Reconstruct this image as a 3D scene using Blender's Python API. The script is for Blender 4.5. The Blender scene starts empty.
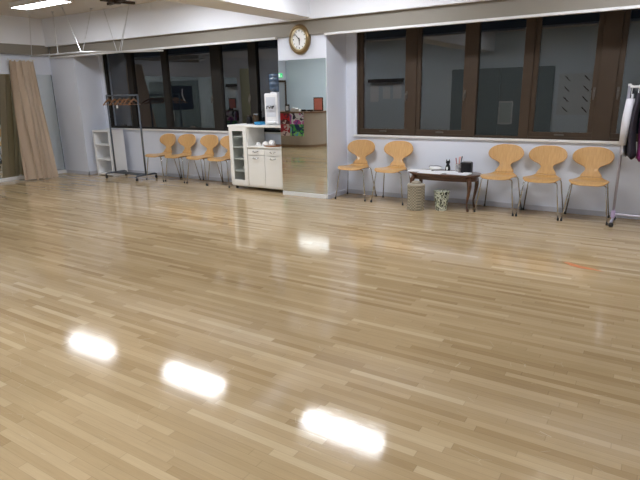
import bpy, bmesh, math, random
from mathutils import Vector, Matrix
random.seed(7)
PI = math.pi
S = bpy.context.scene
COL = S.collection

# ------------------------------------------------------------ materials
def mat(name, col, rough=.5, metal=0., spec=.5, noise=0., nscale=20., bump=0., bscale=60., emit=None, estr=0., coat=0., stretch=None):
    m = bpy.data.materials.new(name); m.use_nodes = True
    nt = m.node_tree; b = nt.nodes['Principled BSDF']
    b.inputs['Base Color'].default_value = (*col, 1)
    b.inputs['Roughness'].default_value = rough
    b.inputs['Metallic'].default_value = metal
    b.inputs['Specular IOR Level'].default_value = spec
    b.inputs['Coat Weight'].default_value = coat
    if emit:
        b.inputs['Emission Color'].default_value = (*emit, 1); b.inputs['Emission Strength'].default_value = estr
    if noise or bump:
        tc = nt.nodes.new('ShaderNodeTexCoord'); mp = nt.nodes.new('ShaderNodeMapping')
        nt.links.new(tc.outputs['Object'], mp.inputs['Vector'])
        if stretch: mp.inputs['Scale'].default_value = stretch
        n = nt.nodes.new('ShaderNodeTexNoise'); n.inputs['Scale'].default_value = nscale; n.inputs['Detail'].default_value = 4
        nt.links.new(mp.outputs[0], n.inputs['Vector'])
        if noise:
            mx = nt.nodes.new('ShaderNodeMixRGB'); mx.inputs[1].default_value = (*[c*(1-noise) for c in col], 1)
            mx.inputs[2].default_value = (*[min(1, c*(1+noise)) for c in col], 1)
            nt.links.new(n.outputs['Fac'], mx.inputs[0]); nt.links.new(mx.outputs[0], b.inputs['Base Color'])
        if bump:
            n2 = nt.nodes.new('ShaderNodeTexNoise'); n2.inputs['Scale'].default_value = bscale
            nt.links.new(mp.outputs[0], n2.inputs['Vector'])
            bp = nt.nodes.new('ShaderNodeBump'); bp.inputs['Strength'].default_value = bump; bp.inputs['Distance'].default_value = .01
            nt.links.new(n2.outputs['Fac'], bp.inputs['Height']); nt.links.new(bp.outputs[0], b.inputs['Normal'])
    return m

def floor_mat():
    m = bpy.data.materials.new('strip_floor'); m.use_nodes = True
    nt = m.node_tree; L = nt.links; b = nt.nodes['Principled BSDF']
    N = lambda t: nt.nodes.new(t)
    def M(op, a, c=None):
        n = N('ShaderNodeMath'); n.operation = op
        for i, v in enumerate((a, c)):
            if v is None: continue
            if isinstance(v, (int, float)): n.inputs[i].default_value = v
            else: L.new(v, n.inputs[i])
        return n.outputs[0]
    tc = N('ShaderNodeTexCoord'); sp = N('ShaderNodeSeparateXYZ'); L.new(tc.outputs['Object'], sp.inputs[0])
    X, Y = sp.outputs[0], sp.outputs[1]
    ry = M('DIVIDE', Y, .042); row = M('FLOOR', ry)
    wr = N('ShaderNodeTexWhiteNoise'); wr.noise_dimensions = '1D'; L.new(row, wr.inputs['W'])
    cx = M('ADD', M('DIVIDE', X, .62), M('MULTIPLY', wr.outputs['Value'], 7.3)); cell = M('FLOOR', cx)
    cb = N('ShaderNodeCombineXYZ'); L.new(cell, cb.inputs[0]); L.new(row, cb.inputs[1])
    wc = N('ShaderNodeTexWhiteNoise'); wc.noise_dimensions = '2D'; L.new(cb.outputs[0], wc.inputs['Vector'])
    rp = N('ShaderNodeValToRGB'); e = rp.color_ramp.elements
    e[0].position = 0; e[0].color = (.37, .262, .140, 1)
    e[1].position = 1; e[1].color = (.58, .460, .295, 1)
    for p, c in ((.10, (.405, .293, .162, 1)), (.35, (.45, .334, .191, 1)), (.75, (.488, .367, .218, 1)), (.94, (.525, .402, .245, 1))):
        k = e.new(p); k.color = c
    L.new(wc.outputs['Value'], rp.inputs[0])
    # grain
    mp = N('ShaderNodeMapping'); mp.inputs['Scale'].default_value = (2.5, 60, 1); L.new(tc.outputs['Object'], mp.inputs[0])
    g = N('ShaderNodeTexNoise'); g.inputs['Scale'].default_value = 2.; g.inputs['Detail'].default_value = 6; L.new(mp.outputs[0], g.inputs['Vector'])
    gr = N('ShaderNodeMapRange'); gr.inputs['To Min'].default_value = .86; gr.inputs['To Max'].default_value = 1.12; L.new(g.outputs['Fac'], gr.inputs[0])
    # large worn patches
    w = N('ShaderNodeTexNoise'); w.inputs['Scale'].default_value = .9; w.inputs['Detail'].default_value = 5; L.new(tc.outputs['Object'], w.inputs['Vector'])
    wrg = N('ShaderNodeMapRange'); wrg.inputs['From Min'].default_value = .3; wrg.inputs['From Max'].default_value = .7
    wrg.inputs['To Min'].default_value = .9; wrg.inputs['To Max'].default_value = 1.08; L.new(w.outputs['Fac'], wrg.inputs[0])
    # joints
    fy = M('FRACT', ry); fx = M('FRACT', cx)
    jy = M('MINIMUM', fy, M('SUBTRACT', 1., fy)); jx = M('MINIMUM', fx, M('SUBTRACT', 1., fx))
    jy2 = N('ShaderNodeMapRange'); jy2.inputs['From Max'].default_value = .035; jy2.inputs['To Min'].default_value = .74; L.new(jy, jy2.inputs[0])
    jx2 = N('ShaderNodeMapRange'); jx2.inputs['From Max'].default_value = .004; jx2.inputs['To Min'].default_value = .74; L.new(jx, jx2.inputs[0])
    f = M('MULTIPLY', M('MULTIPLY', gr.outputs[0], wrg.outputs[0]), M('MULTIPLY', jy2.outputs[0], jx2.outputs[0]))
    vm = N('ShaderNodeVectorMath'); vm.operation = 'SCALE'; L.new(rp.outputs[0], vm.inputs[0]); L.new(f, vm.inputs['Scale'])
    # pale scratches
    mp2 = N('ShaderNodeMapping'); mp2.inputs['Scale'].default_value = (1., 2.2, 1); L.new(tc.outputs['Object'], mp2.inputs[0])
    sc = N('ShaderNodeTexVoronoi'); sc.feature = 'DISTANCE_TO_EDGE'; sc.inputs['Scale'].default_value = 4.2; L.new(mp2.outputs[0], sc.inputs['Vector'])
    s2 = M('LESS_THAN', sc.outputs['Distance'], .0035)
    n3 = N('ShaderNodeTexNoise'); n3.inputs['Scale'].default_value = 6; L.new(tc.outputs['Object'], n3.inputs['Vector'])
    s3 = M('MULTIPLY', M('MULTIPLY', s2, M('GREATER_THAN', n3.outputs['Fac'], .6)), .45)
    mx = N('ShaderNodeMixRGB'); L.new(s3, mx.inputs[0]); L.new(vm.outputs[0], mx.inputs[1]); mx.inputs[2].default_value = (.68, .6, .46, 1)
    L.new(mx.outputs[0], b.inputs['Base Color'])
    b.inputs['Specular IOR Level'].default_value = .5
    rr = N('ShaderNodeMapRange'); rr.inputs['To Min'].default_value = .055; rr.inputs['To Max'].default_value = .12
    n4 = N('ShaderNodeTexNoise'); n4.inputs['Scale'].default_value = 3; n4.inputs['Detail'].default_value = 6; L.new(tc.outputs['Object'], n4.inputs['Vector'])
    L.new(n4.outputs['Fac'], rr.inputs[0]); L.new(rr.outputs[0], b.inputs['Roughness'])
    bp = N('ShaderNodeBump'); bp.inputs['Strength'].default_value = .07; bp.inputs['Distance'].default_value = .002
    L.new(g.outputs['Fac'], bp.inputs['Height'])
    bp2 = N('ShaderNodeBump'); bp2.inputs['Strength'].default_value = .25; bp2.inputs['Distance'].default_value = .0006
    L.new(M('MULTIPLY', jy2.outputs[0], wc.outputs['Value']), bp2.inputs['Height']); L.new(bp.outputs[0], bp2.inputs['Normal'])
    L.new(bp2.outputs[0], b.inputs['Normal'])
    return m

def glass_mat(name, ior=1.7, tint=(.8, .85, .88), rough=.0):
    m = bpy.data.materials.new(name); m.use_nodes = True
    nt = m.node_tree; nt.nodes.remove(nt.nodes['Principled BSDF']); out = nt.nodes['Material Output']
    t = nt.nodes.new('ShaderNodeBsdfTransparent'); t.inputs[0].default_value = (*tint, 1)
    g = nt.nodes.new('ShaderNodeBsdfGlossy'); g.inputs['Roughness'].default_value = rough
    fr = nt.nodes.new('ShaderNodeFresnel'); fr.inputs['IOR'].default_value = ior
    mx = nt.nodes.new('ShaderNodeMixShader')
    ge = nt.nodes.new('ShaderNodeNewGeometry'); iv = nt.nodes.new('ShaderNodeMath'); iv.operation = 'SUBTRACT'; iv.inputs[0].default_value = 1
    nt.links.new(ge.outputs['Backfacing'], iv.inputs[1]); ml = nt.nodes.new('ShaderNodeMath'); ml.operation = 'MULTIPLY'
    nt.links.new(fr.outputs[0], ml.inputs[0]); nt.links.new(iv.outputs[0], ml.inputs[1])
    nt.links.new(ml.outputs[0], mx.inputs[0]); nt.links.new(t.outputs[0], mx.inputs[1]); nt.links.new(g.outputs[0], mx.inputs[2])
    nt.links.new(mx.outputs[0], out.inputs[0])
    return m

def wood_mat(name, a, b_, scale=(1, 12, 12), rough=.4, coat=.0):
    m = bpy.data.materials.new(name); m.use_nodes = True
    nt = m.node_tree; b = nt.nodes['Principled BSDF']
    tc = nt.nodes.new('ShaderNodeTexCoord'); mp = nt.nodes.new('ShaderNodeMapping'); mp.inputs['Scale'].default_value = scale
    n = nt.nodes.new('ShaderNodeTexNoise'); n.inputs['Scale'].default_value = 4; n.inputs['Detail'].default_value = 6; n.inputs['Distortion'].default_value = .6
    r = nt.nodes.new('ShaderNodeValToRGB'); r.color_ramp.elements[0].position = .3; r.color_ramp.elements[1].position = .7
    r.color_ramp.elements[0].color = (*a, 1); r.color_ramp.elements[1].color = (*b_, 1)
    nt.links.new(tc.outputs['Object'], mp.inputs[0]); nt.links.new(mp.outputs[0], n.inputs['Vector'])
    nt.links.new(n.outputs['Fac'], r.inputs[0]); nt.links.new(r.outputs[0], b.inputs['Base Color'])
    b.inputs['Roughness'].default_value = rough; b.inputs['Coat Weight'].default_value = coat
    return m

def blotch_mat(name, cols, scale=14, rough=.5, smooth=False, vec_scale=(1, 1, 1)):
    """printed picture: patches of several colours"""
    m = bpy.data.materials.new(name); m.use_nodes = True
    nt = m.node_tree; b = nt.nodes['Principled BSDF']
    tc = nt.nodes.new('ShaderNodeTexCoord'); mp = nt.nodes.new('ShaderNodeMapping'); mp.inputs['Scale'].default_value = vec_scale
    v = nt.nodes.new('ShaderNodeTexNoise'); v.inputs['Scale'].default_value = scale; v.inputs['Detail'].default_value = 3; v.inputs['Distortion'].default_value = 1.2
    r = nt.nodes.new('ShaderNodeValToRGB'); r.color_ramp.interpolation = 'LINEAR' if smooth else 'CONSTANT'
    n = len(cols); e = r.color_ramp.elements
    e[0].position = 0; e[0].color = (*cols[0], 1); e[1].position = .62; e[1].color = (*cols[-1], 1)
    for i in range(1, n-1):
        k = e.new(.36+.26*i/(n-1)); k.color = (*cols[i], 1)
    nt.links.new(tc.outputs['Object'], mp.inputs[0]); nt.links.new(mp.outputs[0], v.inputs['Vector'])
    nt.links.new(v.outputs['Fac'], r.inputs[0]); nt.links.new(r.outputs[0], b.inputs['Base Color'])
    b.inputs['Roughness'].default_value = rough
    return m

WALL = mat('lavender_wall_paint', (.69, .73, .83), .65, noise=.02, nscale=3, bump=.05, bscale=180)
CEIL = mat('ceiling_paint', (.66, .625, .585), .8, noise=.02, nscale=5, bump=.05)
BEAM = mat('beam_paint', (.80, .82, .88), .7, noise=.02, nscale=4)
FASC = mat('grey_fascia_paint', (.235, .215, .185), .6, noise=.04, nscale=4)
TRIMW = mat('white_trim', (.72, .73, .74), .4, noise=.02)
BASEB = mat('grey_baseboard', (.50, .52, .60), .5, noise=.03)
BRONZE = mat('bronze_frame', (.052, .034, .022), .55, spec=.3, metal=.1, noise=.12, nscale=9)
HND = mat('dull_bronze_handle', (.09, .08, .07), .45, metal=.4, noise=.1)
GLASS = glass_mat('night_window_glass', 2.35)
CGLASS = glass_mat('cabinet_glass', 1.3, (.9, .92, .92))
FLOOR = floor_mat()
LAMP = mat('lamp_diffuser', (.9, .9, .9), .5, emit=(.93, .955, 1.), estr=46.)
LHOUS = mat('lamp_housing', (.8, .8, .8), .5, noise=.02)
PLY = wood_mat('light_plywood', (.50, .285, .105), (.60, .365, .150), (26, 2.5, 2.5), .36, .25)
CHROME = mat('chrome', (.55, .56, .58), .22, metal=1., noise=.05)
RUB = mat('black_rubber', (.02, .02, .02), .6, noise=.1)
WHITE = mat('white_lacquer', (.80, .80, .775), .38, noise=.02, nscale=6)
WHITE2 = mat('white_melamine', (.80, .81, .83), .5, noise=.02, nscale=6)
MIRROR = mat('mirror_silver', (.82, .87, .86), .012, metal=1., noise=.004, nscale=2)
CURT = mat('beige_curtain', (.68, .54, .42), .85, noise=.05, nscale=40, bump=.15, bscale=300)
RACKG = mat('blue_grey_metal', (.12, .14, .17), .35, metal=.5, noise=.05)
RACKL = mat('lilac_grey_tube', (.42, .41, .50), .3, metal=.5, noise=.05)
DWOOD = wood_mat('dark_brown_wood', (.045, .016, .007), (.12, .048, .02), (2, 14, 14), .3, .4)
HANGW = wood_mat('hanger_wood', (.20, .09, .035), (.32, .16, .07), (12, 3, 3), .4)
PAPER = mat('white_paper', (.82, .83, .86), .7, noise=.03, nscale=30)
BLK = mat('black_plastic', (.008, .008, .010), .45, spec=.25, noise=.1)
CER = mat('white_ceramic', (.8, .8, .8), .2, noise=.02)
ALU = mat('aluminium_rail', (.62, .63, .66), .28, metal=.8, noise=.03)

# ------------------------------------------------------------ geometry helpers
def obj(name, bm, m, parent=None, smooth=False, sub=0, bevel=0, solid=0):
    me = bpy.data.meshes.new(name)
    bmesh.ops.recalc_face_normals(bm, faces=bm.faces)
    bm.to_mesh(me); bm.free()
    if smooth:
        for p in me.polygons: p.use_smooth = True
    for k in (m if isinstance(m, (list, tuple)) else [m]): me.materials.append(k)
    o = bpy.data.objects.new(name, me); COL.objects.link(o)
    if parent: o.parent = parent
    if solid:
        q = o.modifiers.new('thick', 'SOLIDIFY'); q.thickness = solid; q.offset = 0
    if bevel:
        q = o.modifiers.new('bev', 'BEVEL'); q.width = bevel; q.segments = 2; q.limit_method = 'ANGLE'
    if sub:
        q = o.modifiers.new('sub', 'SUBSURF'); q.levels = sub; q.render_levels = sub
    return o
def bx(bm, x0, x1, y0, y1, z0, z1, mi=0):
    v = [bm.verts.new(p) for p in ((x0,y0,z0),(x1,y0,z0),(x1,y1,z0),(x0,y1,z0),(x0,y0,z1),(x1,y0,z1),(x1,y1,z1),(x0,y1,z1))]
    for f in ((3,2,1,0),(4,5,6,7),(0,1,5,4),(1,2,6,5),(2,3,7,6),(3,0,4,7)):
        bm.faces.new([v[i] for i in f]).material_index = mi
    return bm
def box(*a):
    bm = bmesh.new()
    return bx(bm, *a)
def boxes(*L):
    bm = bmesh.new()
    for a in L: bx(bm, *a)
    return bm
def tube(bm, pts, r, n=8, cap=True):
    pts = [Vector(p) for p in pts]; rings = []
    rr = r if isinstance(r, (list, tuple)) else [r]*len(pts)
    prev = None
    for i, p in enumerate(pts):
        d = (pts[min(i+1, len(pts)-1)] - pts[max(i-1, 0)]).normalized()
        if prev is None:
            a = d.orthogonal().normalized()
        else:
            a = (prev - d*prev.dot(d)).normalized()
        prev = a; c = d.cross(a)
        rings.append([bm.verts.new(p + (a*math.cos(2*PI*k/n) + c*math.sin(2*PI*k/n))*rr[i]) for k in range(n)])
    for A, B in zip(rings, rings[1:]):
        for k in range(n): bm.faces.new((A[k], A[(k+1) % n], B[(k+1) % n], B[k]))
    if cap:
        bm.faces.new(rings[0][::-1]); bm.faces.new(rings[-1])
    return bm
def tb(pts, r, n=8): return tube(bmesh.new(), pts, r, n)
def lathe(bm, prof, n=24, c=(0,0,0), sx=1, sy=1, cap=True):
    rings = [[bm.verts.new((c[0]+r*sx*math.cos(2*PI*k/n), c[1]+r*sy*math.sin(2*PI*k/n), c[2]+z)) for k in range(n)] for r, z in prof]
    for A, B in zip(rings, rings[1:]):
        for k in range(n): bm.faces.new((A[k], A[(k+1) % n], B[(k+1) % n], B[k]))
    if cap:
        bm.faces.new(rings[0][::-1]); bm.faces.new(rings[-1])
    return bm
def lt(prof, n=24, c=(0,0,0), sx=1, sy=1): return lathe(bmesh.new(), prof, n, c, sx, sy)
def prism(bm, pts, axis, a, b):
    """extrude 2-D outline along axis from a to b"""
    def P(u, v, w): return {0: (w, u, v), 1: (u, w, v), 2: (u, v, w)}[axis]
    A = [bm.verts.new(P(u, v, a)) for u, v in pts]; B = [bm.verts.new(P(u, v, b)) for u, v in pts]
    bm.faces.new(A[::-1]); bm.faces.new(B); n = len(pts)
    for i in range(n): bm.faces.new((A[i], A[(i+1) % n], B[(i+1) % n], B[i]))
    return bm
def tag(o, label, cat, group=None):
    o['label'] = label; o['category'] = cat
    if group: o['group'] = group
    return o
def thing(name, label, cat, loc=(0,0,0), rz=0, group=None):
    o = bpy.data.objects.new(name, None); COL.objects.link(o); o.empty_display_size = .1
    o.location = loc; o.rotation_euler = (0, 0, rz)
    return tag(o, label, cat, group)
def struct(name, bm, m, parent=None, **k):
    o = obj(name, bm, m, parent, **k)
    if parent is None: o['kind'] = 'structure'
    return o
def kids(o): return [c for c in COL.objects if c.parent == o]
def copy_tree(o, parent=None):
    ch = kids(o); c = o.copy(); COL.objects.link(c); c.parent = parent
    for k in ch: copy_tree(k, c)
    return c
def place(o, loc, rz=0, label=None, group=None):
    o.location = loc; o.rotation_euler = (0, 0, rz)
    if label: o['label'] = label
    if group: o['group'] = group
    return o

# ------------------------------------------------------------ room shell
XL, XR, YB, YF, ZC = -9.95, 1.9, 6.77, -1.4, 2.83
T = .15
struct('floor', box(XL-T, XR+T, YF-T, YB+T, -.1, 0), FLOOR)
struct('ceiling', box(XL-T, XR+T, YF-T, YB+T, ZC, ZC+.1), CEIL)
W0, W1 = .85, 2.42
RA, RB = -3.66, 1.7          # right-hand window strip
LA, LB = -9.10, -4.92        # left-hand window strip
wall = boxes((XL-T, XR+T, YB, YB+T, 0, W0), (XL-T, XR+T, YB, YB+T, W1, ZC), (XL-T, LA, YB, YB+T, W0, W1),
             (LB, RA, YB, YB+T, W0, W1), (RB, XR+T, YB, YB+T, W0, W1))
struct('wall_back', wall, WALL)
struct('wall_left', box(XL-T, XL, YF, YB, 0, ZC), WALL)
struct('wall_right', box(XR, XR+T, YF, YB, 0, ZC), WALL)
struct('wall_front', box(XL-T, XR+T, YF-T, YF, 0, ZC), mat('pale_blue_wall', (.62, .71, .78), .7, noise=.02))
PF = 6.25
struct('wall_pillar', box(-4.60, -3.82, PF, YB, 0, 2.35), WALL)
struct('wall_pillar_left', box(XL, -9.2, PF, YB, 0, 2.35), WALL)
struct('trim_1', box(XL, XR, 6.15, YB, 2.35, ZC), BEAM)                      # beam over the windows
struct('trim_2', box(XL, -9.85, YF, 6.15, 2.37, ZC), BEAM)                  # beam over the left wall
struct('trim_3', boxes((-4.42, -4.00, YF, 6.15, 2.37, ZC)), BEAM)           # cross beam
struct('trim_4', box(-9.85, XR, 6.215, 6.249, 2.17, 2.35), FASC)            # grey fascia
struct('trim_5', box(XL, -9.87, 3.5, 6.215, 2.20, 2.37), FASC)
struct('trim_6', boxes((-3.82, XR, 6.195, 6.25, 2.145, 2.172), (-9.85, -4.60, 6.195, 6.25, 2.145, 2.172)), TRIMW, bevel=.003)
struct('trim_7', boxes((RA-.03, XR, 6.74, YB, .825, .852)), TRIMW, bevel=.003)
struct('trim_8', boxes((-9.2, LB+.03, 6.74, YB, .825, .852)), TRIMW, bevel=.003)
struct('baseboard_back', boxes((-9.2, -4.60, 6.757, YB, 0, .06), (-3.82, XR, 6.757, YB, 0, .06)), BASEB, bevel=.003)
struct('baseboard_pillar', boxes((-3.82, -3.807, 6.237, 6.757, 0, .06), (-9.2, -9.187, 6.237, 6.757, 0, .06), (-9.95, -9.187, 6.237, PF, 0, .06)), BASEB)

# ------------------------------------------------------------ windows
FY0, FY1 = 6.79, 6.86
def window(name, a, b, sashes, fixed, muls, s=.055, rb=.085, fm=None):
    fm = fm or BRONZE
    w = bpy.data.objects.new(name, None); COL.objects.link(w); w['kind'] = 'structure'; w.location = ((a+b)/2, FY0, W0)
    def par(o): o.parent = w; o.matrix_parent_inverse = Matrix.Translation((-(a+b)/2, -FY0, -W0)); return o
    fr = boxes((a, b, FY0, FY1, W0, W0+.03), (a, b, FY0, FY1, W1-.05, W1), (a, a+.035, FY0, FY1, W0, W1), (b-.035, b, FY0, FY1, W0, W1))
    for m0, m1 in muls: bx(fr, m0, m1, FY0-.012, FY1, W0, W1)
    par(obj('frame', fr, fm, bevel=.003))
    for (x0, x1, side) in sashes:
        sm = boxes((x0, x1, FY0+.0, FY1-.02, W0+.03, W0+rb), (x0, x1, FY0, FY1-.02, W1-.12, W1-.05), (x0, x0+s, FY0, FY1-.02, W0+rb, W1-.12), (x1-s, x1, FY0, FY1-.02, W0+rb, W1-.12))
        so = par(obj('sash', sm, fm, bevel=.004))
        obj('pane', box(x0+s, x1-s, FY0+.02, FY0+.028, W0+rb, W1-.12), GLASS, so)
        hx = x0+s/2 if side < 0 else x1-s/2
        h = boxes((hx-.012, hx+.012, FY0-.012, FY0, 1.33, 1.43)); tube(h, [(hx, FY0-.01, 1.39), (hx, FY0-.04, 1.39), (hx+.004, FY0-.045, 1.30)], .008, 6)
        obj('handle', h, HND, so)
        lx = (x0+x1)/2
        obj('latch', boxes((lx-.05, lx+.05, FY0-.018, FY0, W0+.045, W0+.065)), HND, so, bevel=.003)
    for x0, x1 in fixed:
        par(obj('pane', box(x0, x1, FY0+.03, FY0+.038, W0+.03, W1-.05), GLASS))
window('window_1', RA, RB,
       [(-3.62, -2.89, 1), (-2.78, -2.11, 1), (-1.35, -.66, 1), (-.48, .24, -1), (.36, 1.1, 1)],
       [(-1.99, -1.46), (1.2, 1.66)],
       [(-2.89, -2.78), (-2.11, -1.99), (-1.46, -1.35), (-.66, -.48), (.24, .36), (1.1, 1.2)])
window('window_2', LA, LB,
       [(-9.06, -8.42, 1), (-7.40, -6.36, 1) , (-6.16, -5.56, 1)],
       [(-8.30, -7.52), (-5.42, -4.96)],
       [(-8.42, -8.30), (-7.52, -7.40), (-6.36, -6.16), (-5.56, -5.42)], .022, .045, mat('bronze_frame_shaded', (.014, .012, .010), .6, spec=.3, metal=.0, noise=.12, nscale=9))  # bronze with the weaker light on the left windows put into its colour

# ------------------------------------------------------------ ceiling lamps
def make_lamp(label):
    t = thing('ceiling_lamp', label, 'ceiling light', (0, 0, ZC), 0, 'ceiling lamps')
    obj('housing', boxes((-.575, .575, -.14, .14, -.05, 0), (-.575, .575, -.14, -.125, -.075, -.05), (-.575, .575, .125, .14, -.075, -.05), (-.575, -.56, -.125, .125, -.075, -.05), (.56, .575, -.125, .125, -.075, -.05)), LHOUS, t, bevel=.006)
    bm = bmesh.new()
    up = [(-.558, -.123, -.05), (.558, -.123, -.05), (.558, .123, -.05), (-.558, .123, -.05)]
    dn = [(-.558, -.123, -.072), (.558, -.123, -.072), (.558, .123, -.072), (-.558, .123, -.072)]
    A = [bm.verts.new(p) for p in up]; B = [bm.verts.new(p) for p in dn]
    bm.faces.new(A[::-1]); bm.faces.new(B)
    for i in range(4): bm.faces.new((A[i], A[(i+1) % 4], B[(i+1) % 4], B[i]))
    obj('diffuser', bm, LAMP, t)
    return t
lamp0 = None
LPOS = [(-7.95, 4.98, 'lit tube lamp on the ceiling nearest the beige curtain, in view at the top left'),
        (-5.60, 5.09, 'lit ceiling lamp left of the cross beam, seen as the middle glare on the floor'),
        (-2.99, 5.11, 'lit ceiling lamp right of the cross beam, seen as the front glare on the floor'),
        (-8.0, .15, 'lit ceiling lamp above the reception counter, mirrored in the pillar'),
        (-5.58, .42, 'lit ceiling lamp left of the cross beam, near the grey panel wall'),
        (-2.98, .42, 'lit ceiling lamp right of the cross beam, near the grey panel wall'),
        (-.45, .42, 'lit ceiling lamp behind the viewer by the right wall'),
        (-.12, 5.08, 'lit ceiling lamp above the three chairs by the clothes rail')]
for x, y, lab in LPOS:
    if lamp0 is None or x > -7 and y > 5 and lamp0['label'].startswith('lit tube'): lamp0 = make_lamp(lab); o = lamp0
    else: o = copy_tree(lamp0)
    place(o, (x, y, ZC), 0, lab)
    if x < -7 and y > 4:       # weaker emission, dimmed so the left corner falls darker
        DIM = mat('dim_lamp_diffuser', (.9, .9, .9), .5, emit=(.93, .955, 1.), estr=27.)
        for c_ in kids(o):
            if c_.name.startswith('diffuser'):
                c_.data = c_.data.copy(); c_.data.materials[0] = DIM

# ------------------------------------------------------------ mirrors
t = thing('wall_mirror', 'tall mirror on the pillar front below the clock', 'mirror', (-4.245, PF, 0))
obj('mirror_glass', box(-.353, .415, -.012, -.001, .055, 1.87), MIRROR, t)
obj('bottom_rail', box(-.353, .415, -.022, 0, 0, .055), TRIMW, t, bevel=.003)
t = thing('wall_mirror', 'wide mirror on the left wall behind the beige curtain', 'mirror', (XL, 5.25, 0))
obj('mirror_glass', box(.001, .012, -3.2, .975, .06, 1.86), MIRROR, t)
obj('edge_strip', box(.001, .016, .975, .985, .06, 1.86), RACKG, t)
obj('bottom_rail', box(0, .045, -3.2, .985, 0, .06), TRIMW, t, bevel=.004)

# ------------------------------------------------------------ clock
t = thing('wall_clock', 'round wall clock with bronze rim on the pillar', 'clock', (-4.215, PF-.035, 2.12))
t.scale = (.87, 1, 1)
def disc(prof, c=(0,0,0), n=48):
    bm = lt(prof, n); bmesh.ops.rotate(bm, verts=bm.verts, matrix=Matrix.Rotation(PI/2, 3, 'X')); return bm
obj('clock_rim', disc([(.135, -.005), (.137, .022), (.150, .032), (.168, .028), (.186, .012), (.19, -.003), (.185, -.035), (.135, -.035)]), mat('antique_bronze', (.20, .135, .06), .35, metal=.6, noise=.2, nscale=14), t, smooth=True)
obj('inner_rim', disc([(.124, .0), (.127, .02), (.136, .025), (.138, 0)]), mat('gilt_ring', (.62, .55, .38), .3, metal=.7, noise=.05), t, smooth=True)
obj('clock_face', disc([(.138, -.02), (.138, .002), (.001, .002)]), mat('clock_face_white', (.82, .83, .84), .5, noise=.01), t)
for k in range(12):
    bm = bmesh.new(); a = k*PI/6; r0, r1 = (.098, .118)
    w = .004 if k % 3 else .007
    c, s_ = math.sin(a), math.cos(a)
    vs = [bm.verts.new(p) for p in ((r0*c-w*s_, -.0035, r0*s_+w*c), (r1*c-w*s_, -.0035, r1*s_+w*c), (r1*c+w*s_, -.0035, r1*s_-w*c), (r0*c+w*s_, -.0035, r0*s_-w*c))]
    bm.faces.new(vs)
    obj('hour_mark', bm, BLK, t, solid=.001)
def hand(name, ang, L, w):
    a = math.radians(ang); c, s_ = math.sin(a), math.cos(a); bm = bmesh.new()
    pts = [(-w, -.02), (w, -.02), (w*.6, L), (-w*.6, L)]
    A = [bm.verts.new((u*s_+v*c, -.007, -u*c+v*s_)) for u, v in pts]; B = [bm.verts.new((u*s_+v*c, -.010, -u*c+v*s_)) for u, v in pts]
    bm.faces.new(A); bm.faces.new(B[::-1])
    for i in range(4): bm.faces.new((A[i], B[i], B[(i+1) % 4], A[(i+1) % 4]))
    obj(name, bm, BLK, t)
hand('hour_hand', 178, .07, .008); hand('minute_hand', 312, .105, .006)

# ------------------------------------------------------------ suspended curtain rail
RZ = 2.12
pts = [(-9.1, 5.40), (-8.4, 5.455), (-7.85, 5.49), (-7.72, 5.53), (-7.64, 5.61), (-7.55, 5.75), (-7.30, 5.98), (-6.9, 6.15), (-6.8, 6.2)]
t = thing('suspended_rail', 'white curtain rail hung from the ceiling on thin rods', 'curtain rail', (-8.3, 5.6, RZ))
bm = bmesh.new()
tube(bm, [(x+8.3, y-5.6, 0) for x, y in pts], .013, 8)
obj('rail', bm, ALU, t, smooth=True)
for (tx, ty), (bx_, by_) in (((-9.62, 5.79), (-9.08, 5.40)), ((-8.86, 5.75), (-8.42, 5.455)), ((-8.36, 5.60), (-7.86, 5.49)), ((-8.12, 5.96), (-7.83, 5.49)),
                           ((-8.0, 6.10), (-7.45, 5.84)), ((-7.36, 6.10), (-7.43, 5.86)), ((-7.30, 6.05), (-7.41, 5.88))):
    a = Vector((tx+8.3, ty-5.6, ZC-RZ)); b = Vector((bx_+8.3, by_-5.6, 0))
    bm = tb([a, b], .005, 6); lathe(bm, [(.02, -.012), (.02, 0)], 12, tuple(a))
    obj('hanging_rod', bm, ALU, t, smooth=False)

# X shaped dark fixture on ceiling
t = thing('ceiling_fixture', 'dark brown cross-shaped fixture on the ceiling, cut by the top edge', 'ceiling fixture', (-7.16, 5.72, ZC))
for (dx, dy) in ((-.30, .07), (.07, .26), (.28, -.09), (-.04, -.26)):
    L_ = math.hypot(dx, dy); u = Vector((dx/L_, dy/L_, 0)); v = Vector((-u.y, u.x, 0)); bm = bmesh.new()
    c = [u*.03 - v*.035, u*L_ - v*.025, u*L_ + v*.025, u*.03 + v*.035]
    A = [bm.verts.new(p - Vector((0, 0, .035))) for p in c]; B = [bm.verts.new(p) for p in c]
    bm.faces.new(A); bm.faces.new(B[::-1])
    for i in range(4): bm.faces.new((A[i], B[i], B[(i+1) % 4], A[(i+1) % 4]))
    obj('arm', bm, BRONZE, t)
obj('hub', lt([(.05, -.05), (.055, -.02), (.055, 0)], 16), BRONZE, t)

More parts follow.
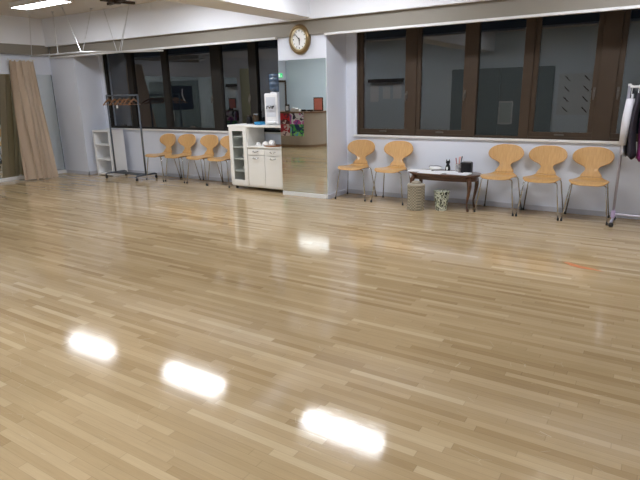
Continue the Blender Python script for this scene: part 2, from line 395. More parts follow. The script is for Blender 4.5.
# ------------------------------------------------------------ curtain
bm = bmesh.new(); NU, NV = 220, 26
grid = []
for j in range(NV+1):
    v = j/NV
    z = 2.085*(1-v) + .014*v
    y0 = 5.40*(1-v) + 5.20*v; y1 = 5.83*(1-v) + 5.82*v
    xo = -9.80 + .16*v**1.3
    amp = .055 + .025*v
    rowv = []
    for i in range(NU+1):
        u = i/NU
        y = y0 + (y1-y0)*u
        x = xo + .10*math.sin(PI*u)*v + .12*v*u + amp*(.65+.5*math.sin(u*5+.7))*math.sin(u*2*PI*5.3 + 1.7*math.sin(u*7+v*2.4)) + .010*math.sin(u*47+v*4)
        y += .021*math.sin(2*(u*2*PI*5.3 + 1.7*math.sin(u*7+v*2.4)) + .6)*(.6+.5*v)
        rowv.append(bm.verts.new((x, y, z + (.010*math.sin(u*33)+.006*math.sin(u*71) if j == 0 else 0) + .010*v*math.sin(u*2*PI*5.3)*(j == NV))))
    grid.append(rowv)
for A, B in zip(grid, grid[1:]):
    for i in range(NU): bm.faces.new((A[i], A[i+1], B[i+1], B[i]))
nt = CURT.node_tree; tr_ = nt.nodes.new('ShaderNodeBsdfTranslucent'); tr_.inputs[0].default_value = (.56, .53, .36, 1)
mxs = nt.nodes.new('ShaderNodeMixShader'); mxs.inputs[0].default_value = .27
nt.links.new(nt.nodes['Principled BSDF'].outputs[0], mxs.inputs[1]); nt.links.new(tr_.outputs[0], mxs.inputs[2]); nt.links.new(mxs.outputs[0], nt.nodes['Material Output'].inputs[0])
cu = obj('curtain', bm, CURT, smooth=True)
tag(cu, 'long beige curtain gathered at the left wall', 'curtain')
bm = tb([(-9.80, 5.37, 2.10), (-9.80, 5.87, 2.10)], .008, 8)
for y in (5.42, 5.82): tube(bm, [(-9.80, y, 2.10), (-9.87, y, 2.125)], .007, 6)
tag(obj('curtain_rail', bm, TRIMW), 'thin rail the beige curtain hangs on', 'curtain rail')

# ------------------------------------------------------------ chairs
def make_chair():
    t = thing('dining_chair', '', 'chair', group='plywood chairs along the window wall')
    # centreline (y, z), half width
    prof = [(-.262, .418, .05), (-.262, .422, .12), (-.245, .432, .165), (-.20, .442, .190), (-.13, .440, .202), (-.05, .432, .203), (.02, .428, .190),
            (.07, .431, .162), (.105, .440, .134), (.13, .456, .116), (.143, .480, .106), (.150, .505, .088), (.156, .528, .070), (.161, .548, .066),
            (.166, .566, .078), (.172, .585, .115), (.178, .605, .160), (.186, .635, .198), (.195, .670, .214), (.205, .705, .212), (.214, .738, .192), (.221, .764, .155), (.226, .780, .10), (.228, .786, .045)]
    NS = 14; bm = bmesh.new(); rows = []
    for i, (y, z, w) in enumerate(prof):
        r = []
        back = max(0, min(1, (z-.50)/.12))
        for k in range(NS+1):
            s = -1 + 2*k/NS
            x = w*math.sin(s*PI/2)*.35 + w*s*.65
            dy = -.045*back*(x/.21)**2          # backrest hugs forward at its edges
            dz = (.012*(x/.2)**2 if back == 0 and y > -.22 else 0) - (.018*max(0, (-.17-y)/.09)*0)
            r.append(bm.verts.new((x, y+dy, z+dz)))
        rows.append(r)
    for A, B in zip(rows, rows[1:]):
        for k in range(NS): bm.faces.new((A[k], A[k+1], B[k+1], B[k]))
    # split the moulded shell into seat and backrest at the crease
    def sub(keep):
        b2 = bm.copy(); dele = []
        b2.verts.ensure_lookup_table(); b2.faces.ensure_lookup_table()
        for n_, f in enumerate(b2.faces):
            rr = n_//NS
            if (rr >= 9) != keep: dele.append(f)
        bmesh.ops.delete(b2, geom=dele, context='FACES'); return b2
    sb, bb = sub(False), sub(True); bm.free()
    obj('seat', sb, PLY, t, smooth=True, solid=.013, sub=1)
    obj('backrest', bb, PLY, t, smooth=True, solid=.012, sub=1)
    f = bmesh.new()
    lathe(f, [(.065, .405), (.07, .41), (.07, .424)], 20, (0, -.03, 0))
    for sx in (-1, 1):
        tube(f, [(0, -.03, .412), (sx*.155, -.15, .414)], .007, 8); tube(f, [(0, -.03, .412), (sx*.150, .085, .414)], .007, 8)
    obj('under_frame', f, CHROME, t, smooth=True)
    for sx, sy in ((-1, -1), (1, -1), (-1, 1), (1, 1)):
        y0, y1 = (-.15, -.205) if sy < 0 else (.085, .175)
        p = [(sx*.150, y0, .414), (sx*.168, y0+sy*.010, .411), (sx*.177, y0+sy*.016, .395), (sx*.225, y1, .008)]
        lg = obj('leg', tb(p, .0075, 8), CHROME, t, smooth=True)
        obj('foot_cap', lt([(.010, 0), (.0125, .004), (.0115, .028), (.0085, .03)], 12, (sx*.2255, y1, 0)), RUB, lg)
    return t
chair0 = make_chair()
CY = 6.525
CH = [(-7.40, CY-.03, -2, 'plywood chair next to the grey garment rack, first of the four', 'four plywood chairs left of the white cabinet'),
      (-6.95, CY, 1, 'plywood chair second from the garment rack, in the row of four', 'four plywood chairs left of the white cabinet'),
      (-6.43, CY, -1, 'plywood chair third from the garment rack, second from the white cabinet', 'four plywood chairs left of the white cabinet'),
      (-5.95, CY-.01, 2, 'plywood chair partly hidden behind the left side of the white cabinet', 'four plywood chairs left of the white cabinet'),
      (-3.52, CY-.02, 3, 'plywood chair beside the mirrored pillar, standing in the wall corner', 'pair of plywood chairs between pillar and table'),
      (-2.96, CY-.02, 1, 'plywood chair at the left end of the low brown table', 'pair of plywood chairs between pillar and table'),
      (-1.565, CY, -2, 'plywood chair at the right end of the low brown table', 'three plywood chairs below the right window'),
      (-1.085, CY, 0, 'plywood chair in the middle of the three right of the table', 'three plywood chairs below the right window'),
      (-.605, CY, 2, 'plywood chair next to the clothes rail hung with clothes', 'three plywood chairs below the right window')]
for i, (x, y, a, lab, g) in enumerate(CH):
    o = chair0 if i == 0 else copy_tree(chair0)
    place(o, (x, y, 0), math.radians(a), lab, g)

# ------------------------------------------------------------ white cabinet
cx0, cx1, cf, cb = -5.64, -4.615, 6.32, 6.735
t = thing('kitchen_cabinet', 'white kitchen cabinet with glass door, drawers and open niche', 'cabinet', (cx0, cf, 0))
W_ = cx1-cx0; Dp = cb-cf; S1 = .345
bd = boxes((0, .02, 0, Dp, .05, .955), (S1-.01, S1+.01, 0, Dp, .05, .955), (W_-.035, W_, .0, Dp, .05, .66), (0, W_, .0, Dp, .05, .07),
           (S1, W_, .0, Dp, .635, .66), (.02, S1, Dp-.012, Dp, .07, .955), (S1, W_, Dp-.012, Dp, .05, .65), (W_-.02, W_, Dp-.10, Dp, .66, .955))
obj('body', bd, WHITE, t, bevel=.002)
obj('countertop', boxes((-.02, W_+.01, -.02, Dp, .955, .985)), WHITE, t, bevel=.006)
obj('niche_shelf', boxes((S1+.0, W_+.005, -.03, Dp-.013, .660, .672)), WHITE, t, bevel=.003)
for z in (.27, .46, .64, .80):
    obj('shelf', boxes((.02, S1-.01, .02, Dp-.012, z, z+.014)), WHITE, t)
dr = obj('glass_door', boxes((.0, .065, -.02, -.001, .07, .955), (S1-.07, S1, -.02, -.001, .07, .955), (.065, S1-.07, -.02, -.001, .07, .15), (.065, S1-.07, -.02, -.001, .895, .955)), WHITE, t, bevel=.003)
obj('pane', box(.06, S1-.065, -.013, -.009, .145, .90), CGLASS, dr)
dw = (W_-.035-S1)/2
def cabhandle(x, z, par):
    bm = tb([(x-.045, -.02, z), (x-.042, -.04, z-.004), (x-.02, -.048, z-.012), (x+.02, -.048, z-.012), (x+.042, -.04, z-.004), (x+.045, -.02, z)], .0065, 8)
    obj('handle', bm, CHROME, par, smooth=True)
for k in range(2):
    x0 = S1+.012+k*dw; x1 = x0+dw-.008
    d = obj('drawer', box(x0, x1, -.02, -.001, .545, .632), WHITE, t, bevel=.003); cabhandle((x0+x1)/2, .602, d)
    d = obj('door', box(x0, x1, -.02, -.001, .075, .538), WHITE, t, bevel=.003); cabhandle((x0+x1)/2, .505, d)
for x in (.05, W_-.05):
    for y in (.05, Dp-.05):
        obj('foot', lt([(.02, 0), (.025, .05)], 12, (x, y, 0)), RUB, t)
# content behind the glass door
for i, (x, z, r, m, lab) in enumerate(((-5.49, .474, .05, CER, 'white bowl behind the glass door on the shelf second from bottom'), (-5.47, .654, .055, CER, 'white bowl behind the glass door on the third shelf'),
                       (-5.50, .284, .05, CER, 'white bowl behind the glass door on the lowest shelf'), (-5.52, .814, .035, CER, 'white cup behind the glass door on the top shelf'))):
    b = lt([(r*.5, 0), (r*.55, .004), (r, .055), (r*.93, .055), (r*.5, .012), (.002, .01)], 20)
    o = obj('bowl', b, m, smooth=True); o.location = (x, cf+.16, z); tag(o, lab, 'bowl')
# tray with cups in the niche
tr = lt([(.13, 0), (.15, .006), (.155, .02), (.147, .02), (.12, .008), (.002, .007)], 28, sy=.72)
o = obj('serving_tray', tr, wood_mat('tray_wood', (.25, .10, .035), (.38, .17, .07), (3, 12, 3), .35), smooth=True)
o.location = (-4.90, cf+.115, .672); tag(o, 'brown oval tray in the open niche of the white cabinet', 'tray')
for i, (x, y, r, h, lab) in enumerate(((-5.135, .07, .042, .06, 'upturned white cup left of the brown tray'), (-5.02, .09, .05, .075, 'pale grey bowl in the cabinet niche, middle of the three'),
                        (-4.905, .10, .058, .085, 'largest upturned pale bowl, on the brown tray'))):
    z = .672 if i < 2 else .680
    o = obj('cup', lt([(r, 0), (r*1.0, h*.35), (r*.8, h*.75), (r*.45, h*.97), (r*.4, h), (.002, h)], 20), CER, smooth=True)
    o.location = (x, cf+y, z); tag(o, lab, 'cup', 'white cups in the cabinet niche')
# water dispenser
t = thing('water_dispenser', 'white table-top water dispenser with dark blue bottle on the cabinet', 'water dispenser', (-4.885, 6.50, .985))
obj('body', boxes((-.125, .125, -.09, .19, 0, .455)), WHITE2, t, bevel=.02)
obj('tap_panel', boxes((-.085, .085, -.094, -.088, .12, .40)), mat('pale_grey_plastic', (.60, .63, .70), .4, noise=.03), t, bevel=.002)
for x in (-.05, 0, .05):
    bm = tb([(x, -.09, .27), (x, -.125, .27), (x, -.128, .235)], .011, 8)
    obj('tap', bm, RACKG if x else CHROME, t, smooth=True)
obj('drip_tray', boxes((-.09, .09, -.13, -.09, .03, .055)), WHITE2, t, bevel=.004)
BLUE = mat('dark_blue_bottle', (.045, .085, .15), .12, spec=.7, noise=.15, nscale=8, coat=.5)
z0 = .455
pr_ = [(.03, z0-.0), (.05, z0+.015), (.10, z0+.04), (.105, z0+.08), (.097, z0+.09), (.105, z0+.10), (.106, z0+.145), (.097, z0+.155), (.106, z0+.165), (.106, z0+.21), (.097, z0+.22), (.106, z0+.23), (.104, z0+.265), (.09, z0+.275), (.001, z0+.276)]
obj('bottle', lt(pr_, 28, (0, .05, 0)), BLUE, t, smooth=True)
obj('collar', lt([(.085, .45), (.085, .47), (.05, .475)], 24, (0, .05, 0)), WHITE2, t)
# things on the counter
def jar(x, y, r, h, m, lab, cat='jar', nm='jar', lid=None):
    o = obj(nm, lt([(r*.9, 0), (r, .01), (r, h*.7), (r*.75, h*.82), (r*.75, h*.9)], 18), m, smooth=False); o.location = (x, y, .985)
    if lid: obj('lid', lt([(r*.82, h*.88), (r*.82, h), (.001, h)], 18), lid, o)
    tag(o, lab, cat); return o
jar(-5.42, 6.55, .045, .13, BLK, 'small black jar at the left on the white cabinet', lid=BRONZE)
jar(-5.265, 6.52, .05, .16, mat('dark_amber', (.05, .03, .015), .15, noise=.3), 'taller dark jar on the white cabinet with a steel lid', lid=CHROME)
jar(-5.50, 6.62, .03, .09, RUB, 'low dark pot at the back left of the white cabinet', lid=None)
o = obj('napkin_pack', boxes((-.075, .075, -.06, .06, 0, .045)), mat('bright_blue_pack', (.02, .22, .45), .4, noise=.15), bevel=.012); o.location = (-5.12, 6.44, .985)
tag(o, 'bright blue pack lying beside the water dispenser', 'pack')
o = obj('paper_cup_stack', lt([(.035, 0), (.045, .09), (.047, .09), (.047, .11), (.04, .12), (.001, .12)], 18), CER, smooth=False); o.location = (-5.06, 6.58, .985)
tag(o, 'white cup stack behind the blue pack', 'cups')
o = obj('place_mat', boxes((-.21, .16, -.10, .10, 0, .006)), PAPER, bevel=.002); o.location = (-5.36, 6.41, .985); o.rotation_euler.z = .06
tag(o, 'white sheet lying on the left of the cabinet top', 'sheet')

# ------------------------------------------------------------ white open shelf
t = thing('open_shelf', 'white three-tier open shelf in the left corner', 'shelf unit', (-8.79, 6.31, 0))
w, d, h = .238, .32, .84
obj('frame', boxes((-w, -w+.03, 0, d, 0, h), (w-.03, w, 0, d, 0, h), (-w+.03, w-.03, 0, d, h-.03, h), (-w+.03, w-.03, 0, d, .015, .045), (-w+.03, w-.03, d-.01, d, .045, h-.03)), WHITE2, t, bevel=.002)
for z in (.29, .56): obj('shelf', boxes((-w+.03, w-.03, 0, d-.01, z, z+.025)), WHITE2, t, bevel=.002)

# ------------------------------------------------------------ grey garment rack
t = thing('garment_rack', 'blue-grey metal garment rack with wooden hangers', 'garment rack', (-8.095, 6.33, 0))
hx = .415
obj('hanging_bar', tb([(-hx, 0, 1.455), (hx, 0, 1.455)], .013, 10), RACKG, t, smooth=True)
for sx in (-1, 1):
    obj('post', tb([(sx*hx, 0, .09), (sx*hx, 0, .8), (sx*hx, 0, 1.47)], [.016, .016, .013], 10), RACKG, t, smooth=True)
    ft = obj('foot', tb([(sx*hx, -.22, .065), (sx*hx, -.19, .085), (sx*hx, .19, .085), (sx*hx, .24, .065)], .016, 8), RACKG, t, smooth=True)
    for y in (-.205, .225):
        obj('caster', lt([(.012, 0), (.022, .008), (.024, .03), (.012, .055)], 12, (sx*hx, y, 0)), RUB, ft)
obj('base_rail', boxes((-hx, hx, -.06, -.04, .075, .095), (-hx, hx, .04, .06, .075, .095)), RACKG, t)
def make_hanger(m=HANGW, nm='clothes_hanger'):
    t = thing(nm, '', 'hanger', group='hangers on the grey rack')
    bm = bmesh.new(); pts = []
    for k in range(-8, 9):
        u = k/8; pts.append((0, u*.22, -.07-.09*abs(u)**1.4))
    tube(bm, pts, [.009+.010*(1-abs(k/8)) for k in range(-8, 9)], 8)
    tube(bm, [(0, -.205, -.155), (0, .205, -.155)], .005, 6)
    obj('shoulder', bm, m, t, smooth=True)
    hk = [(0, 0, -.075), (0, 0, -.03), (0, .012, -.018)] + [(0, .018*math.cos(a), .0+.018*math.sin(a)) for a in [(-.6+k*.45) for k in range(8)]]
    obj('hook', tb(hk, .0025, 6), CHROME, t, smooth=True)
    return t
h0 = make_hanger()
HG = [(-.36, .8, 'wooden hanger at the left end of the grey rack'), (-.20, .9, 'wooden hanger second from left on the grey rack'),
      (-.06, .85, 'wooden hanger third from left on the grey rack, above the white tag'), (.06, 1., 'wooden hanger fourth from left on the grey rack'),
      (.17, .9, 'wooden hanger second from the right post of the grey rack'), (.31, .8, 'wooden hanger nearest the right post of the grey rack')]
for i, (dx, a, lab) in enumerate(HG):
    o = h0 if i == 0 else copy_tree(h0)
    place(o, (-8.095+dx, 6.33, 1.455), a*.55, lab)
o = obj('paper_tag', boxes((-.018, .018, -.003, .003, -.05, 0)), PAPER); o.location = (-8.13, 6.24, 1.29); tag(o, 'small white tag dangling below the hangers', 'tag')
bm = tb([(0, 0, 0), (0, .06, .09)], .0015, 5); 
obj('string', bm, PAPER, o)

# ------------------------------------------------------------ low table
TX, TY, TZ = -2.235, 6.44, .445
t = thing('low_table', 'low dark brown wooden table with curved legs and rounded top', 'table', (TX, TY, 0))
def outline(a, b, n=64, p=2.6, dx=0):
    o_ = []
    for k in range(n):
        th = 2*PI*k/n; c, s_ = math.cos(th), math.sin(th)
        o_.append((a*abs(c)**(2/p)*(1 if c > 0 else -1), b*abs(s_)**(2/p)*(1 if s_ > 0 else -1)))
    return o_
obj('tabletop', prism(bmesh.new(), outline(.455, .225), 2, TZ-.024, TZ), DWOOD, t, bevel=.007)
bm = prism(bmesh.new(), outline(.42, .18), 2, TZ-.085, TZ-.024)
obj('apron', bm, DWOOD, t, bevel=.004)
for sx in (-1, 1):
    for sy in (-1, 1):
        X0, Y0 = sx*.345, sy*.135
        pr2 = [(0, .40, .026), (.018, .36, .029), (.024, .31, .026), (.018, .24, .020), (.006, .16, .015), (-.004, .09, .012), (.0, .05, .0125), (.012, .02, .017), (.018, 0, .014)]
        obj('leg', tb([(X0+sx*o1*1.0, Y0+sy*o1*.8, z) for o1, z, r in pr2], [r for _, _, r in pr2], 10), DWOOD, t, smooth=True)
def on_table(o, x, y, rz, lab, cat, g=None, z=0):
    o.location = (TX+x, TY+y, TZ+z); o.rotation_euler.z = rz; return tag(o, lab, cat, g)
PR = blotch_mat('printed_sheet', [(.8, .81, .85), (.74, .76, .82), (.84, .85, .88)], 30, .7)
for i, (x, y, rz, w, d, z, m, lab) in enumerate(((-.33, .0, .12, .14, .10, 0, PAPER, 'white paper at the left end of the low table'), (-.13, -.10, -.05, .15, .105, .002, PAPER, 'white paper at the front middle of the low table'),
        (.02, -.02, .3, .15, .105, .004, PR, 'overlapping white sheet in the middle of the low table'), (.22, -.11, -.1, .13, .09, .006, PR, 'faintly printed sheet in front of the black box'))):
    on_table(obj('paper_sheet', boxes((-w, w, -d, d, 0, .002)), m), x, y, rz, lab, 'paper', 'papers on the low table', z)
# dish with a wire handle
t = thing('glass_dish', 'shallow glass dish with spectacles-like wire on the low table', 'dish')
obj('dish', lt([(.04, 0), (.07, .012), (.085, .04), (.08, .04), (.065, .018), (.002, .012)], 24, sy=.8), CER, t, smooth=True)
obj('wire_rim', tb([(-.08, -.02, .04), (-.06, -.03, .065), (-.02, -.03, .06), (.02, -.03, .068), (.06, -.03, .062), (.085, 0, .045)], .0035, 6), RACKG, t, smooth=True)
on_table(t, -.16, .11, 0, 'shallow white dish with a dark wire rim on the low table', 'dish')
# cat-like figurine
t = thing('cat_figurine', '', 'figurine')
CAT = BLK
obj('body', lt([(.030, 0), (.034, .02), (.028, .055), (.020, .08), (.016, .09)], 18), CAT, t, smooth=True)
obj('head', lt([(.006, .083), (.022, .092), (.028, .108), (.022, .122), (.006, .129)], 18), CAT, t, smooth=True)
for s_ in (-1, 1): obj('ear', lt([(.010, .115), (.006, .135), (.001, .15)], 8, (s_*.018, 0, 0)), CAT, t)
obj('chest', lt([(.012, .01), (.016, .03), (.010, .055)], 10, (0, -.022, 0)), CER, t, smooth=True)
on_table(t, .0, .12, 0, 'small black cat figurine between the dish and the pen cup', 'figurine')
# pen cup with pens
t = thing('pen_cup', '', 'pen cup')
obj('cup', lt([(.036, 0), (.040, .10), (.036, .10), (.033, .008), (.001, .006)], 20), blotch_mat('grey_patterned_cup', [(.30, .30, .32), (.62, .60, .60), (.15, .15, .17)], 40), t)
on_table(t, .145, .10, 0, 'grey patterned cup holding pens on the low table', 'pen cup')
for i, (dx, dy, tx, ty, h, m, lab) in enumerate(((-.012, 0, -.03, .01, .17, mat('red_pen', (.35, .05, .05), .4, noise=.1), 'dark red pen leaning left in the grey cup'),
        (.0, .01, .005, .03, .185, mat('pink_pen', (.75, .38, .33), .4, noise=.1), 'pink pen upright in the grey cup'),
        (.012, 0, .028, .0, .195, BLK, 'black brush leaning right in the grey cup'), (.004, -.012, .012, -.02, .19, mat('salmon_pen', (.72, .42, .38), .4, noise=.1), 'salmon pen at the front of the grey cup'))):
    bm = tb([(dx, dy, .012), (dx+tx*.8, dy+ty*.8, h*.8)], .005, 8); tube(bm, [(dx+tx*.8, dy+ty*.8, h*.8), (dx+tx, dy+ty, h)], [.0068, .0064], 8)
    on_table(obj('pen', bm, m), .145, .10, 0, lab, 'pen', 'pens in the grey cup')
# black box
t = thing('black_box', '', 'box')
obj('body', boxes((-.062, .062, -.05, .05, 0, .135)), BLK, t, bevel=.012)
obj('rim', boxes((-.055, .055, -.043, .043, .135, .139)), mat('dark_grey_rim', (.10, .10, .11), .3, noise=.1), t, bevel=.002)
on_table(t, .27, .03, 0, 'black rounded box at the right of the pen cup', 'box')
o = obj('ink_pad', boxes((-.05, .05, -.03, .03, 0, .014)), PAPER, bevel=.004)
on_table(o, .315, -.085, .1, 'thin white case in front of the black box', 'case', z=.008)

# woven basket
BASK = blotch_mat('woven_beige', [(.20, .17, .12), (.40, .36, .27), (.48, .43, .33)], 1, .8)
m = bpy.data.materials.new('woven_basket'); m.use_nodes = True; nt = m.node_tree; b = nt.nodes['Principled BSDF']
tc = nt.nodes.new('ShaderNodeTexCoord'); ck = nt.nodes.new('ShaderNodeTexChecker'); ck.inputs['Scale'].default_value = 56
ck.inputs[1].default_value = (.43, .39, .30, 1); ck.inputs[2].default_value = (.19, .165, .12, 1)
nt.links.new(tc.outputs['Object'], ck.inputs['Vector']); nt.links.new(ck.outputs[0], b.inputs['Base Color']); b.inputs['Roughness'].default_value = .8
BASK = m
t = thing('woven_basket', 'tall beige woven basket with lid, standing under the low table', 'basket', (-2.495, 6.170, 0))
bm = bmesh.new(); n = 48; prof = []
for k in range(27):
    z = .005+k*.0115; prof.append((.100+.004*math.sin(k*PI) + .0035*(k % 2), z))
lathe(bm, [(.096, 0)]+prof+[(.098, .305)], n)
obj('body', bm, BASK, t)
bm = bmesh.new()
for k in range(12):
    a = 2*PI*k/12; tube(bm, [(.105*math.cos(a), .105*math.sin(a), .0), (.105*math.cos(a), .105*math.sin(a), .30)], .004, 6)
obj('ribs', bm, BASK, t)
obj('lid', lt([(.108, .300), (.109, .314), (.095, .322), (.06, .325), (.058, .345), (.045, .353), (.001, .354)], 32), mat('lid_beige', (.34, .31, .25), .6, noise=.1), t, smooth=False)
# patterned bin
PAT = blotch_mat('leaf_pattern', [(.015, .02, .015), (.015, .02, .015), (.58, .64, .46), (.70, .73, .66), (.015, .02, .015), (.66, .70, .60)], 38, .5, vec_scale=(1, 1, .5))
t = thing('waste_bin', 'tapered cream waste bin with black leaf pattern under the low table', 'waste bin', (-2.20, 6.27, 0))
obj('bin_wall', lt([(.066, 0), (.068, .004), (.098, .235), (.094, .237), (.063, .012), (.001, .010)], 32), PAT, t)
o2 = obj('rim', lt([(.097, .232), (.100, .234), (.100, .239), (.096, .241), (.094, .238)], 32), PAT, t)

# ------------------------------------------------------------ clothes rail at the right
t = thing('clothes_rail', 'lilac-grey clothes rail hung with dark clothes at the right edge', 'clothes rail', (-.33, 6.42, 0))
obj('hanging_bar', tb([(0, 0, 1.43), (1.0, 0, 1.43)], .012, 10), WHITE2, t, smooth=True)
for x in (0, 1.0):
    obj('post', tb([(x, 0, .06), (x, 0, 1.44)], .014, 10), RACKL, t, smooth=True)
    ft = obj('foot', tb([(x, -.17, .055), (x, .20, .055)], .014, 8), RACKL, t, smooth=True)
    for y in (-.16, .19): obj('caster', lt([(.012, 0), (.022, .008), (.024, .03), (.012, .05)], 12, (x, y, 0)), RUB, ft)
    obj('bracket', tb([(x-.0, 0, 1.44), (x, 0, 1.46)], .016, 8), WHITE2, t)
obj('lower_bar', tb([(0, .0, .11), (1.0, 0, .11)], .010, 8), mat('pale_lilac_tube', (.70, .68, .80), .35, noise=.03), t, smooth=True)
obj('tape_wrap', lt([(.019, .07), (.021, .09), (.020, .15)], 12), mat('lilac_tape', (.55, .45, .70), .6, noise=.1), t)
FABK = mat('black_fabric', (.022, .018, .028), .85, noise=.3, nscale=30, bump=.2)
FABW = mat('white_fabric', (.66, .66, .72), .85, noise=.06, nscale=20, bump=.2)
FABP = mat('purple_fabric', (.19, .015, .12), .7, noise=.25, nscale=30, bump=.2)
FABS = blotch_mat('speckled_fabric', [(.02, .015, .03), (.025, .02, .035), (.30, .25, .38)], 60, .8)
def garment(dx, m, top, hem, th, wid, seed, lab, cat, sleeve=False):
    """a garment hanging across the bar: broad in Y, thin in X"""
    rnd = random.Random(seed); bm = bmesh.new(); n = 28; rings = []; NZ = 16
    for j in range(NZ+1):
        v = j/NZ; z = top + (hem-top)*v
        ww = wid*(.18+.82*min(1, v*5)**.6)*(1+.10*v); tt = th*(.55+.6*v)
        ring = []
        for k in range(n):
            a = 2*PI*k/n; wr = 1+.16*math.sin(a*5+seed+v*3)*v+.06*math.sin(a*9+v*7)
            ring.append(bm.verts.new((tt*math.cos(a)*wr+.012*math.sin(v*5+seed), ww*math.sin(a), z + (.02*math.sin(a*3+seed) if j == NZ else 0))))
        rings.append(ring)
    for A, B in zip(rings, rings[1:]):
        for k in range(n): bm.faces.new((A[k], A[(k+1) % n], B[(k+1) % n], B[k]))
    bm.faces.new(rings[0][::-1]); bm.faces.new(rings[-1])
    o = obj('hanging_garment', bm, m, smooth=True)
    if sleeve:
        for s_ in (-1, 1):
            obj('sleeve', tb([(0, s_*wid*.8, top-.05), (-.01, s_*wid*1.05, top-.25), (-.015, s_*wid*1.08, top-.5)], [.035, .04, .034], 10), m, o, smooth=True)
    o.location = (-.35+dx, 6.42, 0)
    hb = tb([(0, 0, top-.01), (0, 0, 1.41), (0, .02, 1.425), (0, .012, 1.443), (0, -.004, 1.446), (0, -.016, 1.436)], .003, 6)
    obj('hanger_hook', hb, WHITE2, o)
    tag(o, lab, cat, 'clothes on the rail at the right edge'); return o
garment(.045, FABW, 1.36, .76, .018, .13, 1, 'white garment at the left end of the clothes rail', 'garment', True)
garment(.105, FABK, 1.37, .74, .040, .19, 2, 'black garment next to the white one on the clothes rail', 'garment')
garment(.185, FABP, 1.36, .72, .030, .17, 3, 'purple garment hanging between black ones on the clothes rail', 'garment')
garment(.26, FABK, 1.37, .58, .038, .19, 4, 'black garment right of the purple one on the clothes rail', 'garment')
garment(.352, FABS, 1.36, .64, .040, .18, 5, 'dark speckled garment at the right edge of the photo', 'garment')

# orange mark on the floor
bm = bmesh.new()
P_ = [(-.575, 4.765), (-.53, 4.775), (-.46, 4.735), (-.40, 4.71), (-.33, 4.69), (-.25, 4.645), (-.33, 4.655), (-.42, 4.655), (-.50, 4.69)]
prism(bm, P_, 2, 0, .0012)
tag(obj('tape_scrap', bm, mat('orange_tape', (.55, .20, .08), .5, noise=.25, nscale=25)), 'faded orange streak of tape stuck on the floor', 'tape')

# ------------------------------------------------------------ reception side (seen in the mirror)
t = thing('reception_counter', 'brown reception counter with rounded end, seen in the pillar mirror', 'counter', (-9.0, 0, 0))
def rounded(x0, x1, y0, y1, r):
    o_ = [(x0, y0), (x0, y1)]
    for k in range(17):
        a = PI/2 - PI*k/32
        o_.append((x1-r+r*math.cos(a), y1-r+r*math.sin(a)))
    o_.append((x1, y0)); return o_
CW = mat('counter_laminate', (.36, .29, .235), .45, noise=.05, nscale=6)
obj('counter_body', prism(bmesh.new(), rounded(-.93, 1.24, -.30, .50, .5), 2, .07, .90), CW, t)
obj('kick_plate', prism(bmesh.new(), rounded(-.93, 1.22, -.28, .48, .48), 2, 0, .07), mat('kick_brown', (.22, .13, .07), .5, noise=.1), t)
obj('countertop', prism(bmesh.new(), rounded(-.93, 1.27, -.32, .53, .52), 2, .90, .94), wood_mat('counter_top_wood', (.14, .075, .04), (.2, .11, .06), (2, 10, 2), .35), t, bevel=.004)
def on_counter(o, x, y, lab, cat, rz=0, g=None, z=.94):
    o.location = (x, y, z); o.rotation_euler.z = rz; return tag(o, lab, cat, g)
POST = [(-8.68, .775, [(.55, .02, .03), (.12, .02, .03), (.75, .62, .60)], 'red poster, upper left of the four on the counter'),
        (-8.68, .46, [(.40, .02, .04), (.70, .55, .55), (.10, .03, .06)], 'dark red poster, lower left of the four on the counter'),
        (-8.285, .775, [(.02, .02, .05), (.75, .72, .80), (.50, .08, .36), (.10, .08, .30)], 'purple and white poster, upper right of the four on the counter'),
        (-8.285, .46, [(.08, .45, .10), (.02, .05, .14), (.25, .62, .18), (.10, .40, .70)], 'green and blue poster, lower right of the four on the counter')]
for x, z, cols, lab in POST:
    w = .165 if x < -8.5 else .22
    o = obj('poster', boxes((-w, w, 0, .004, -.155, .155)), blotch_mat('print_'+str(len(bpy.data.materials)), cols, 3, .4))
    o.location = (x, .5005, z); tag(o, lab, 'poster', 'posters on the counter front')
t2 = thing('picture_frame', '', 'picture')
obj('frame', boxes((-.15, .15, -.012, .008, 0, .36)), BRONZE, t2, bevel=.004)
obj('picture', boxes((-.125, .125, .008, .011, .03, .33)), mat('salmon_print', (.62, .19, .14), .5, noise=.15, nscale=12), t2)
on_counter(t2, -7.92, -.02, 'dark-framed salmon picture standing on the reception counter', 'picture')
t2 = thing('photo_frame', '', 'picture')
obj('frame', boxes((-.07, .07, -.01, .006, 0, .19)), BLK, t2, bevel=.003)
obj('photo', boxes((-.045, .045, .006, .009, .03, .15)), PAPER, t2)
on_counter(t2, -8.68, .36, 'small black photo frame on the left of the reception counter', 'picture')
for i, (x, y, w, d, h, m, lab) in enumerate(((-8.50, .28, .08, .06, .10, PAPER, 'white paper stack beside the photo frame on the counter'), (-8.34, .32, .06, .06, .07, CER, 'white tissue box in the middle of the counter'),
      (-8.20, .28, .05, .05, .05, BLK, 'small black box right of the tissue box on the counter'), (-8.05, .20, .08, .06, .045, BLK, 'flat black case beside the salmon picture'))):
    on_counter(obj('desk_box', boxes((-w, w, -d, d, 0, h)), m, bevel=.008), x, y, lab, 'box', .1*i)
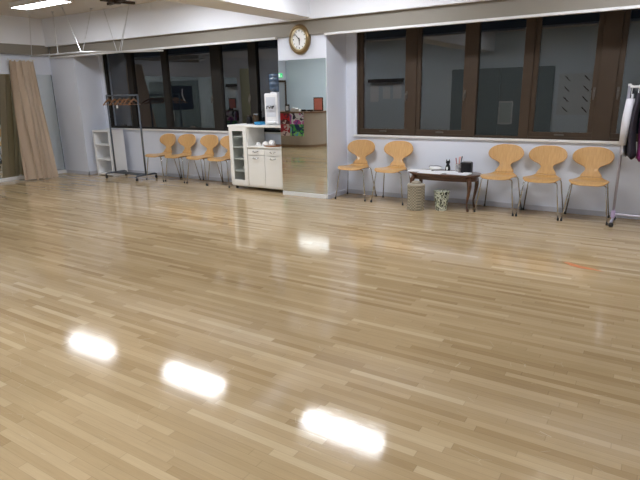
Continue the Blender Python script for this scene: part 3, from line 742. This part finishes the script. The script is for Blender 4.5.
# exit sign, doorway on the left wall
t = thing('exit_sign', 'small green lit exit sign on the left wall, seen in the pillar mirror', 'exit sign', (XL, -1.06, 1.94))
obj('housing', boxes((0, .03, -.13, .13, -.07, .07)), WHITE2, t, bevel=.003)
GR = mat('exit_green', (.02, .45, .16), .4, emit=(.03, .8, .25), estr=.8)
obj('sign_face', boxes((.03, .033, -.12, .12, -.06, .06)), GR, t)
bm = boxes((.033, .035, .02, .09, -.045, .045)); 
tube(bm, [(.034, -.03, .035), (.034, -.03, .036)], .009, 8)
tube(bm, [(.034, -.035, .02), (.034, -.05, -.01), (.034, -.03, -.04)], .006, 6); tube(bm, [(.034, -.05, -.01), (.034, -.08, -.035)], .006, 6)
obj('running_figure', bm, mat('sign_white', (.8, .85, .8), .5, emit=(.9, 1, .9), estr=.8), t)
d = struct('door_1', boxes((XL, XL+.03, -1.36, -1.30, 0, 1.8), (XL, XL+.03, -.62, -.56, 0, 1.8), (XL, XL+.03, -1.36, -.56, 1.74, 1.8)), BRONZE)
obj('door_leaf', box(XL, XL+.015, -1.30, -.62, 0, 1.74), mat('door_grey', (.35, .36, .38), .5, noise=.03), d)

# front wall: things faintly mirrored in the night windows
struct('door_2', boxes((-5.10, -3.80, YF, YF+.04, 0, 1.95), (-3.78, -2.45, YF, YF+.06, 0, 1.95)), mat('grey_teal_panel', (.22, .27, .28), .5, noise=.05), bevel=.004)
t = thing('wall_shelf', 'dark narrow shelf on the wall opposite the windows', 'shelf', (-7.1, YF, 1.72))
obj('board', boxes((-.55, .55, 0, .14, -.05, .05)), BRONZE, t)
for i, (x, z, w, h) in enumerate(((-7.5, 1.35, .14, .24), (-7.1, 1.38, .12, .18), (-6.75, 1.4, .13, .2))):
    o = obj('notice_sheet', boxes((-w, w, -.002, .004, -h, h)), PAPER); o.location = (x, YF, z)
    tag(o, ['paper notice at the left below the dark wall shelf', 'paper notice in the middle below the dark wall shelf', 'paper notice at the right below the dark wall shelf'][i], 'notice', 'notices below the wall shelf')
t = thing('hook_panel', 'pale panel with eight slanted dark hooks on the wall opposite the windows', 'hook panel', (-1.92, YF, 1.25))
obj('board', boxes((-.42, .42, 0, .012, -.5, .5)), mat('pale_board', (.60, .64, .66), .6, noise=.03), t, bevel=.003)
for a_ in (-.22, .22):
    for b_ in (.38, .13, -.12, -.37): obj('hook', tb([(a_-.06, .02, b_+.06), (a_+.06, .02, b_-.06)], .012, 6), BRONZE, t)
t = thing('framed_notice', 'pale framed notice on the grey-teal sliding panel opposite the windows', 'notice', (-3.82, YF+.06, .80))
obj('frame', boxes((.05, .41, 0, .015, -.30, .30)), TRIMW, t)
obj('sheet', boxes((.08, .38, .015, .018, -.26, .26)), mat('pale_sheet', (.50, .58, .58), .6, noise=.05), t)
t = thing('poster', 'dark poster with a white figure on the left wall, mirrored in the windows', 'poster', (XL+.0125, 4.08, 1.37))
obj('print', boxes((0, .005, -.33, .33, -.28, .28)), mat('navy_print', (.015, .025, .05), .4, noise=.2), t)
obj('figure', tb([(.007, .0, .2), (.007, .02, .08), (.007, -.07, -.12)], .018, 6), PAPER, t)
t = struct('door_3', boxes((XL, XL+.02, 1.35, 1.9, 0, 2.1)), mat('pale_yellow_door', (.55, .55, .35), .5, noise=.03))

# ------------------------------------------------------------ world, camera
wd = bpy.data.worlds.new('night'); S.world = wd; wd.use_nodes = True
wd.node_tree.nodes['Background'].inputs[0].default_value = (.10, .13, .18, 1); wd.node_tree.nodes['Background'].inputs[1].default_value = .03
f = 532.; p, r, y = [math.radians(a) for a in (15.6, -1.24, 32.5)]
right = Vector((math.cos(y), math.sin(y), 0)); fw = Vector((-math.sin(y)*math.cos(p), math.cos(y)*math.cos(p), -math.sin(p))); up = right.cross(fw)
r2 = math.cos(r)*right + math.sin(r)*up; u2 = -math.sin(r)*right + math.cos(r)*up
cd = bpy.data.cameras.new('camera'); cam = bpy.data.objects.new('camera', cd); COL.objects.link(cam)
Mx = Matrix((r2, u2, -fw)).transposed().to_4x4(); Mx.translation = (0, 0, 1.45); cam.matrix_world = Mx
cd.sensor_width = 36; cd.lens = f/640*36; cd.clip_start = .05
S.camera = cam
S.view_settings.view_transform = 'Standard'; S.view_settings.look = 'None'; S.view_settings.gamma = 1; S.view_settings.exposure = .1
S.view_settings.use_curve_mapping = False
S.cycles.max_bounces = 10; S.cycles.diffuse_bounces = 5; S.cycles.glossy_bounces = 5; S.cycles.transparent_max_bounces = 8
S.cycles.use_denoising = True; S.cycles.sample_clamp_indirect = 6; S.cycles.caustics_reflective = False; S.cycles.blur_glossy = .5
